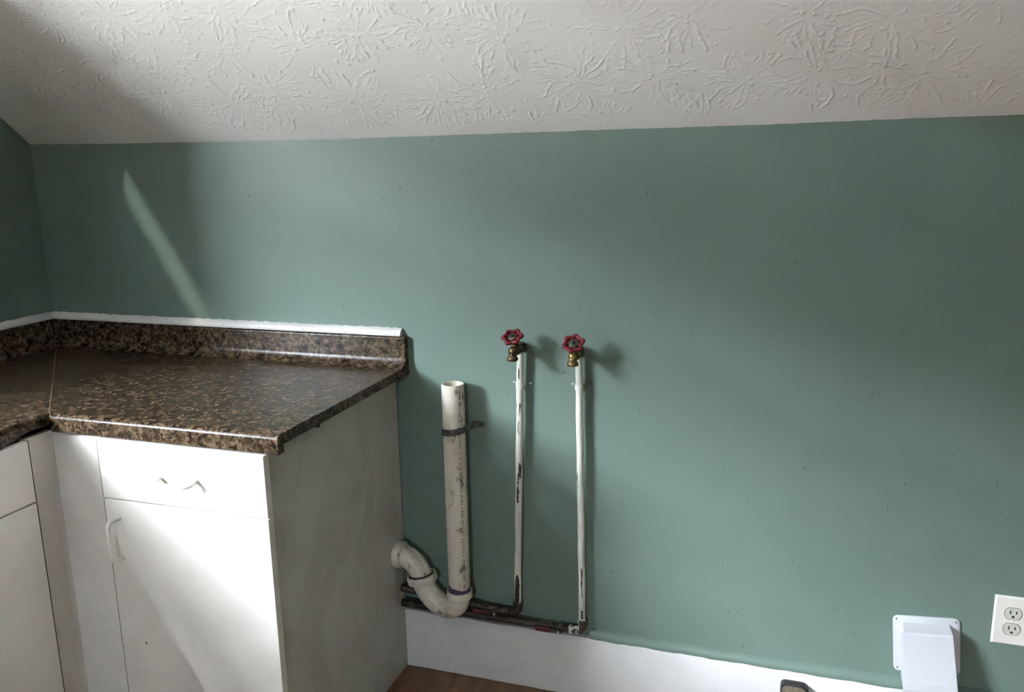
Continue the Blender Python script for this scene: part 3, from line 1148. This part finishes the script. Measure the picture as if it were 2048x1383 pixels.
# ------------------------------------------------------------------ water supply pipes
def supply_pipe(label, xt, zt, xb, zb, zh_start, zh_end, strap_z, mat, off):
    y = -0.022
    t = thing('water_supply_pipe', label, 'water pipe', (xb, y, zb))
    b = new()
    n = 24
    pts = [Vector((xt + (xb - xt) * k / n + 0.0006 * math.sin(k * 1.1 + off), y, zt + (zb + 0.018 - zt) * k / n)) for k in range(n + 1)]
    tube(b, pts, 0.0093, 20)
    rs = obj('riser', b, mat, t, smooth=50)
    # elbow at the foot
    b = new()
    el = catmull([(xb, y, zb + 0.034), (xb, y, zb + 0.014), (xb - 0.006, y, zb + 0.004), (xb - 0.018, y, zb), (xb - 0.036, y, zb)], 6)
    tube(b, el, 0.0112, 20)
    lathe(b, [(0.0112, 0), (0.0124, 0.0005), (0.0124, 0.008), (0.0112, 0.0085)], (xb, y, zb + 0.026), (0, 0, 1), 20)
    lathe(b, [(0.0112, 0), (0.0128, 0.0005), (0.0128, 0.009), (0.0112, 0.0095)], (xb - 0.028, y, zb), (-1, 0, 0), 20)
    obj('elbow', b, ELBOW2 if off > 3 else GRIME, t, smooth=45)
    b = new()
    hp = [(xb - 0.032, y, zb), (xb - 0.10, y - 0.002, zb + (zh_start - zb) * 0.15), (1.40, y - 0.006, (zb + zh_start) / 2), (CR + 0.0005, y - 0.008, zh_start)]
    tube(b, hp, [0.0100, 0.0104, 0.0108, 0.0108], 18)
    hz = obj('horizontal_run', b, GRIME, t, smooth=50)
    # coupling rings
    b = new()
    for xx in (xb - 0.055, xb - 0.082):
        lathe(b, [(0.009, 0), (0.0128, 0.0004), (0.0132, 0.009), (0.009, 0.0095)], (xx, y, zb + 0.001), (-1, 0, 0), 18)
    obj('coupling', b, GRIME, hz, smooth=40)
    # stop valve with red lever lying along the pipe
    b = new()
    xv = xb - 0.062
    lathe(b, [(0.0, 0.022), (0.0048, 0.022), (0.0052, 0.019), (0.0052, 0.016), (0.0075, 0.0155), (0.0075, 0.0)], (xv, y, zb - 0.002), (0, -1, 0), 12)
    sv = obj('stop_valve', b, GREYMETAL, t, smooth=40)
    b = new()
    lathe(b, [(0.0, 0.003), (0.0030, 0.0026), (0.0038, 0.0), (0.0038, -0.003)], (xv, y - 0.0225, zb - 0.002), (0, -1, 0.2), 12)
    obj('stem_nut', b, CHROME, sv, smooth=50)
    b = new()
    box(b, xv - 0.066, xv - 0.022, y - 0.0215, y - 0.0165, zb - 0.010 + 0.001, zb + 0.005, 0.0022, 2)
    obj('lever_grip', b, LEVER, sv, smooth=40)
    b = new()
    box(b, xv - 0.024, xv + 0.006, y - 0.020, y - 0.017, zb - 0.008, zb + 0.003, 0.001, 1)
    obj('lever_arm', b, GREYMETAL, sv, smooth=40)
    # two-hole clip fixing the riser
    xs_ = xt + (xb - xt) * (zt - strap_z) / (zt - zb)
    b = new()
    prev = None
    n = 16
    for k in range(n + 1):
        a = math.radians(0 - 180 * k / n)
        ring = [b.verts.new((xs_ + r_ * math.cos(a), y + r_ * math.sin(a), strap_z + dz)) for r_, dz in ((0.0090, -0.0075), (0.0112, -0.0075), (0.0112, 0.0075), (0.0090, 0.0075))]
        if prev:
            for q in range(4):
                b.faces.new((prev[q], prev[(q + 1) % 4], ring[(q + 1) % 4], ring[q]))
        prev = ring
    for s_ in (-1, 1):
        box(b, xs_ + s_ * 0.0090, xs_ + s_ * 0.0112, y, -0.001, strap_z - 0.0075, strap_z + 0.0075)
    clip = obj('pipe_clip', b, mat, t, smooth=45)
    for s_ in (-1, 1):
        b = new()
        xa = xs_ + s_ * 0.011
        box(b, min(xa, xa + s_ * 0.011), max(xa, xa + s_ * 0.011), -0.0022, -0.0004, strap_z - 0.006, strap_z + 0.006)
        lathe(b, [(0.0, 0.0022), (0.0068, 0.0022), (0.0072, 0.0)], (xs_ + s_ * 0.0225, -0.0002, strap_z + 0.001), (0, -1, 0), 16)
        er = obj('clip_ear', b, WALL, clip)
        b = new()
        lathe(b, [(0.0, 0.0014), (0.0028, 0.0010), (0.0034, 0.0)], (xs_ + s_ * 0.0225, -0.0024, strap_z + 0.001), (0, -1, 0), 10)
        obj('screw', b, CHROME, er, smooth=60)
        b = new()
        lathe(b, [(0.0, 0.0004), (0.0010, 0.0003), (0.001, 0.0)], (xs_ + s_ * 0.0225, -0.0038, strap_z + 0.001), (0, -1, 0), 8)
        obj('screw_recess', b, SLOT, er)
    return t, rs


wp1, rs1 = supply_pipe('chipped white supply pipe nearer the drain, bare dark metal at its foot', 1.5700, 0.982, 1.549, 0.2300, 0.258, 0.0, 0.8865, PIPE1, 1.0)
wp2, rs2 = supply_pipe('streaky white supply pipe farther from the drain, painted to its foot', 1.7255, 0.978, 1.7335, 0.2060, 0.2110, 0.0, 0.8925, PIPE2, 5.0)


def bare_patch(parent, xf, z0, z1, a0, a1, seed):
    random.seed(seed)
    b = new()
    nz_, na_ = 26, 8
    prev = None
    for k in range(nz_ + 1):
        t = k / nz_
        z = z0 + (z1 - z0) * t
        shrink = min(1.0, (1 - t) * 5, t * 8 + 0.35)
        lo = a0 * shrink + random.uniform(-6, 6)
        hi = a1 * shrink + random.uniform(-6, 6)
        ring = []
        for j in range(na_ + 1):
            a = math.radians(-90 + lo + (hi - lo) * j / na_)
            ring.append(b.verts.new((xf(z) + 0.00965 * math.cos(a), -0.022 + 0.00965 * math.sin(a), z)))
        if prev:
            for j in range(na_):
                b.faces.new((prev[j], prev[j + 1], ring[j + 1], ring[j]))
        prev = ring
    o = obj('bare_patch', b, BARE, parent, smooth=80)
    o['label'] = 'dark bare metal where the paint has flaked off'


x1f = lambda z: 1.5700 + (1.549 - 1.5700) * (0.972 - z) / (0.972 - 0.230)
bare_patch(rs1, x1f, 0.262, 0.352, -42, 40, 3)
bare_patch(rs1, x1f, 0.560, 0.612, -22, 16, 5)
bare_patch(rs1, x1f, 0.612, 0.650, -10, 12, 6)
bare_patch(rs1, x1f, 0.905, 0.935, -16, 6, 9)
bare_patch(rs1, x1f, 0.76, 0.79, -14, -2, 12)
x2f = lambda z: 1.7255 + (1.7335 - 1.7255) * (0.966 - z) / (0.966 - 0.2085)
bare_patch(rs2, x2f, 0.245, 0.275, -4, 30, 14)
bare_patch(rs2, x2f, 0.30, 0.40, 8, 22, 15)

# ------------------------------------------------------------------ hose bib valves
def hose_bib(label, x, z, axis_el, yaw, brass, rot, group=None):
    y0 = -0.022
    t = thing('hose_valve', label, 'valve', (x, y0, z - 0.02))
    yb = -0.083
    b = new()
    # socket round the pipe top
    lathe(b, [(0.0094, -0.004), (0.0132, -0.004), (0.0136, 0.012), (0.012, 0.020), (0.0, 0.022)], (x, y0, z - 0.008), (0, 0, 1), 24)
    # horizontal body
    lathe(b, [(0.0, 0.0), (0.0105, 0.0), (0.0118, 0.006), (0.0118, 0.016), (0.0135, 0.020), (0.0145, 0.032), (0.0145, 0.046), (0.0128, 0.056), (0.0108, 0.066), (0.006, 0.070), (0.0, 0.071)], (x, y0, z), (0, -1, 0), 24)
    body = obj('valve_body', b, brass, t, smooth=40)
    # spout
    b = new()
    sp_ = catmull([(x, yb + 0.012, z), (x, yb + 0.002, z - 0.004), (x, yb - 0.003, z - 0.009), (x, yb - 0.004, z - 0.014)], 5)
    tube(b, sp_, [0.0105 - 0.0020 * k / (len(sp_) - 1) for k in range(len(sp_))], 22)
    sx = obj('spout', b, brass, t, smooth=50)
    b = new()
    lathe(b, [(0.0085, 0.004), (0.0112, 0.002), (0.0140, -0.002), (0.0144, -0.0045), (0.0144, -0.008), (0.0132, -0.0095), (0.0110, -0.0095), (0.0102, -0.003), (0.0, -0.003)], (x, yb - 0.004, z - 0.0125), (0, 0, 1), 28)
    obj('hose_thread', b, brass, sx, smooth=40)
    # bonnet and stem
    ax = Vector((math.sin(yaw) * math.cos(axis_el), -math.cos(yaw) * math.cos(axis_el), math.sin(axis_el)))
    o = Vector((x, yb + 0.026, z + 0.002))
    b = new()
    lathe(b, [(0.0120, 0.006), (0.0128, 0.012), (0.0128, 0.018), (0.0095, 0.021), (0.0085, 0.027), (0.0045, 0.028), (0.0042, 0.040)], o, ax, 6)
    lathe(b, [(0.0045, 0.02), (0.0042, 0.044), (0.0, 0.044)], o, ax, 14)
    obj('bonnet', b, brass, t, smooth=25)
    wc = o + ax * 0.041
    ux = ax.cross(Vector((0, 0, 1))).normalized()
    uy = ax.cross(ux)
    # six-lobed wheel
    b = new()
    n = 96
    R = lambda th: 0.0222 + 0.0021 * math.cos(6 * (th - rot))
    rings = []
    for k in range(n):
        th = 2 * math.pi * k / n
        r = R(th)
        rad = ux * math.cos(th) + uy * math.sin(th)
        rr = 0.0050 + 0.0008 * math.cos(6 * (th - rot))
        ring = []
        for j in range(12):
            p = 2 * math.pi * j / 12
            ring.append(b.verts.new(wc + rad * (r + rr * math.cos(p)) + ax * (rr * 0.95 * math.sin(p) + 0.001)))
        rings.append(ring)
    for k in range(n):
        A_, B_ = rings[k], rings[(k + 1) % n]
        for j in range(12):
            b.faces.new((A_[j], A_[(j + 1) % 12], B_[(j + 1) % 12], B_[j]))
    wheel = obj('handwheel', b, RED, t, smooth=70)
    for k in range(6):
        b = new()
        th = rot + 2 * math.pi * (k + 0.5) / 6
        rad = ux * math.cos(th) + uy * math.sin(th)
        td = ax.cross(rad)
        A_ = [wc + rad * 0.008 + td * s1 * 0.0034 + ax * s2 * 0.0016 for s1, s2 in ((-1, -1), (1, -1), (1, 1), (-1, 1))]
        B_ = [wc + rad * 0.0205 + td * s1 * 0.0030 + ax * s2 * 0.0016 for s1, s2 in ((-1, -1), (1, -1), (1, 1), (-1, 1))]
        loft(b, A_, B_)
        obj('spoke', b, RED, wheel)
    b = new()
    lathe(b, [(0.008, -0.0012), (0.0205, -0.0022), (0.0205, -0.0036), (0.008, -0.0030)], wc, ax, 36, closed=True)
    obj('shade_disc', b, WHEEL_SHADE, wheel)  # dark disc stands in for shade between the spokes
    b = new()
    lathe(b, [(0.0, 0.0036), (0.0095, 0.0036), (0.0118, 0.0022), (0.0122, 0.0), (0.0122, -0.003), (0.0, -0.003)], wc, ax, 24)
    obj('hub_plate', b, GREYMETAL, wheel, smooth=35)
    b = new()
    lathe(b, [(0.0, 0.0025), (0.0028, 0.0022), (0.0044, 0.001), (0.0046, -0.001)], wc + ax * 0.0042, ax, 14)
    obj('screw', b, DARK, wheel, smooth=50)
    return t


hose_bib('red wheel valve on the chipped pipe, dark bronze body', 1.5700, 0.989, math.radians(58), math.radians(-4), BRASS1, math.radians(14))
hose_bib('red wheel valve on the streaky pipe, yellower brass body', 1.7262, 0.985, math.radians(48), math.radians(4), BRASS2, math.radians(22))

# ------------------------------------------------------------------ dryer vent hood
vr = math.radians(4.8)
vc = Vector((2.5789, 0, 0.3023))
vent = thing('dryer_vent_hood', 'white plastic dryer vent hood on a square plate set slightly askew', 'vent', (vc.x, 0, vc.z))


def VP(u, v, d):
    return Vector((vc.x + u * math.cos(vr) - v * math.sin(vr), -d, vc.z + u * math.sin(vr) + v * math.cos(vr)))


b = new()
hs, rc = 0.0732, 0.012
out = []
for (cu_, cv_, a0) in ((hs - rc, hs - rc, 0), (-hs + rc, hs - rc, 90), (-hs + rc, -hs + rc, 180), (hs - rc, -hs + rc, 270)):
    for k in range(6):
        a = math.radians(a0 + 90 * k / 5)
        out.append((cu_ + rc * math.cos(a), cv_ + rc * math.sin(a)))
loft(b, [VP(u, v, 0.0005) for u, v in out], [VP(u, v, 0.0032) for u, v in out], True, False)
a_ = [b.verts.new(VP(u, v, 0.0032)) for u, v in out]
c_ = [b.verts.new(VP(u * 0.985, v * 0.985, 0.0042)) for u, v in out]
for k in range(len(out)):
    b.faces.new((a_[k], a_[(k + 1) % len(out)], c_[(k + 1) % len(out)], c_[k]))
b.faces.new(c_)
bmesh.ops.remove_doubles(b, verts=b.verts[:], dist=1e-6)
vp_o = obj('mounting_plate', b, PLASTIC, vent, smooth=50)
for su in (-1, 1):
    for sv_ in (-1, 1):
        b = new()
        lathe(b, [(0.0, 0.0003), (0.0019, 0.0003), (0.0021, -0.001)], VP(su * 0.0648, sv_ * 0.0648, 0.0042), (0, -1, 0), 12)
        obj('screw_hole', b, DARK, vp_o)
# hood: (half width, v, depth)
b = new()
secs = [(0.0500, 0.056, 0.003), (0.0510, 0.0535, 0.020), (0.0520, 0.0495, 0.040), (0.0525, 0.046, 0.0435), (0.0575, -0.079, 0.073), (0.0575, -0.087, 0.0725)]
rows = []
for hw, v, d in secs:
    rows.append([b.verts.new(VP(s_ * hw, v, d)) for s_ in (-1, 1)])
backs = [[b.verts.new(VP(s_ * (0.0500 if i < 3 else 0.056), v2, 0.003)) for s_ in (-1, 1)] for i, v2 in enumerate((0.056, 0.050, 0.040, 0.030, -0.073, -0.087))]
for i in range(len(secs) - 1):
    b.faces.new((rows[i][0], rows[i][1], rows[i + 1][1], rows[i + 1][0]))
    for s_ in (0, 1):
        if i == 0:
            b.faces.new((rows[0][s_], rows[1][s_], backs[1][s_]))
        else:
            b.faces.new((rows[i][s_], rows[i + 1][s_], backs[i + 1][s_], backs[i][s_]))
bmesh.ops.remove_doubles(b, verts=b.verts[:], dist=1e-5)
hd = obj('hood', b, PLASTIC, vent)
so = hd.modifiers.new('thickness', 'SOLIDIFY')
so.thickness = 0.002
so.offset = 0.0
bv = hd.modifiers.new('round', 'BEVEL')
bv.width = 0.0012
bv.segments = 2
b = new()
A_ = [VP(s_ * 0.0545, -0.066, 0.0715) for s_ in (-1, 1)]
loft(b, [VP(-0.0555, -0.0655, 0.0690), VP(-0.0555, -0.0655, 0.0722), VP(-0.0555, -0.0670, 0.0726), VP(-0.0555, -0.0670, 0.0690)],
     [VP(0.0555, -0.0655, 0.0690), VP(0.0555, -0.0655, 0.0722), VP(0.0555, -0.0670, 0.0726), VP(0.0555, -0.0670, 0.0690)])
obj('drip_ridge', b, PLASTIC, hd)
b = new()
fl = [VP(-0.052, 0.030, 0.030), VP(0.052, 0.030, 0.030), VP(0.054, -0.074, 0.012), VP(-0.054, -0.074, 0.012)]
loft(b, fl, [p + Vector((0, 0.002, 0)) for p in fl])
obj('damper_flap', b, PLASTIC, hd)

# ------------------------------------------------------------------ wall outlet
ox, oz = 2.7530, 0.3947
outl = thing('wall_outlet', 'white duplex electrical outlet with a rectangular cover plate', 'outlet', (ox, 0, oz))
b = new()
hw, hh = 0.0400, 0.0610
o1 = [(-hw, -hh), (hw, -hh), (hw, hh), (-hw, hh)]
loft(b, [(ox + u, -0.0003, oz + v) for u, v in o1], [(ox + u, -0.0020, oz + v) for u, v in o1], True, False)
vb = [b.verts.new((ox + u, -0.0020, oz + v)) for u, v in o1]
vt = [b.verts.new((ox + u * (1 - 0.004 / hw), -0.0058, oz + v * (1 - 0.004 / hh))) for u, v in o1]
for k in range(4):
    b.faces.new((vb[k], vb[(k + 1) % 4], vt[(k + 1) % 4], vt[k]))
b.faces.new(vt)
bmesh.ops.remove_doubles(b, verts=b.verts[:], dist=1e-6)
obj('cover_plate', b, PLATE, outl)
for sgn in (1, -1):
    zc = oz + sgn * 0.0197
    b = new()
    ring = []
    for k in range(36):
        a = 2 * math.pi * k / 36
        u = 0.0172 * math.cos(a)
        v = max(-0.0138, min(0.0138, 0.0172 * math.sin(a)))
        ring.append((u, v))
    loft(b, [(ox + u * 1.04, -0.0057, zc + v * 1.04) for u, v in ring], [(ox + u, -0.0070, zc + v) for u, v in ring])
    rc_ = obj('receptacle', b, RECEPT, outl, smooth=40)
    b = new()
    for k in range(36):
        pass
    loft(b, [(ox + u * 1.09, -0.0056, zc + v * 1.09) for u, v in ring], [(ox + u * 1.09, -0.00595, zc + v * 1.09) for u, v in ring])
    obj('receptacle_gap', b, DARK, rc_)
    for su, hgt in ((-1, 0.0088), (1, 0.0070)):
        b = new()
        box(b, ox + su * 0.0063 - 0.0013, ox + su * 0.0063 + 0.0013, -0.0073, -0.0068, zc + 0.0035 - hgt / 2, zc + 0.0035 + hgt / 2)
        obj('blade_slot', b, SLOT, rc_)
    b = new()
    lathe(b, [(0.0, 0.0003), (0.0029, 0.0003), (0.003, -0.0002)], (ox, -0.0070, zc - 0.0075), (0, -1, 0), 14)
    obj('ground_hole', b, SLOT, rc_)
b = new()
lathe(b, [(0.0, 0.0012), (0.002, 0.001), (0.003, 0.0)], (ox, -0.0058, oz), (0, -1, 0), 14)
obj('screw', b, PLATE, outl, smooth=50)

# ------------------------------------------------------------------ metal fitting sticking out of the baseboard
gx, gz = 2.2855, 0.1180
fit = thing('metal_fitting', 'small worn metal hooded fitting sticking out of the baseboard', 'fitting', (gx, -0.017, gz))


def fitting_outline(sx, top):
    pts = [(-0.0345 * sx, -0.035)]
    pts += [(-0.0345 * sx + 0.012 * (1 - math.cos(math.radians(a))), top - 0.012 + 0.012 * math.sin(math.radians(a))) for a in range(0, 91, 15)]
    pts += [(0.0345 * sx - 0.018 * (1 - math.sin(math.radians(a))), top - 0.018 - 0.0 + 0.018 * math.cos(math.radians(a))) for a in range(0, 91, 15)]
    pts += [(0.0345 * sx, -0.035)]
    return pts


b = new()
O1 = fitting_outline(1.0, 0.040)
O2 = fitting_outline(0.97, 0.039)
O3 = fitting_outline(0.86, 0.034)
loft(b, [(gx + u, -0.0165, gz + v) for u, v in O1], [(gx + u, -0.034, gz + v) for u, v in O2], True, False)
a_ = [b.verts.new((gx + u, -0.034, gz + v)) for u, v in O2]
c_ = [b.verts.new((gx + u, -0.036, gz + v)) for u, v in O3]
for k in range(len(a_) - 1):
    b.faces.new((a_[k], a_[k + 1], c_[k + 1], c_[k]))
bmesh.ops.remove_doubles(b, verts=b.verts[:], dist=1e-6)
obj('rim', b, DKMETAL, fit, smooth=40)
b = new()
face = [(gx + u, -0.0362, gz + v) for u, v in O3 if v > 0.018]
lo = [(gx - 0.0345 * 0.86, -0.0362, gz + 0.016), (gx + 0.0345 * 0.86, -0.0362, gz + 0.016)]
poly = [lo[0]] + face + [lo[1]]
loft(b, poly, [(x_, y_ + 0.004, z_) for x_, y_, z_ in poly])
obj('face_plate', b, TANMETAL, fit)
b = new()
box(b, gx - 0.029, gx + 0.029, -0.034, -0.030, gz - 0.035, gz + 0.016)
obj('opening', b, SLOT, fit)
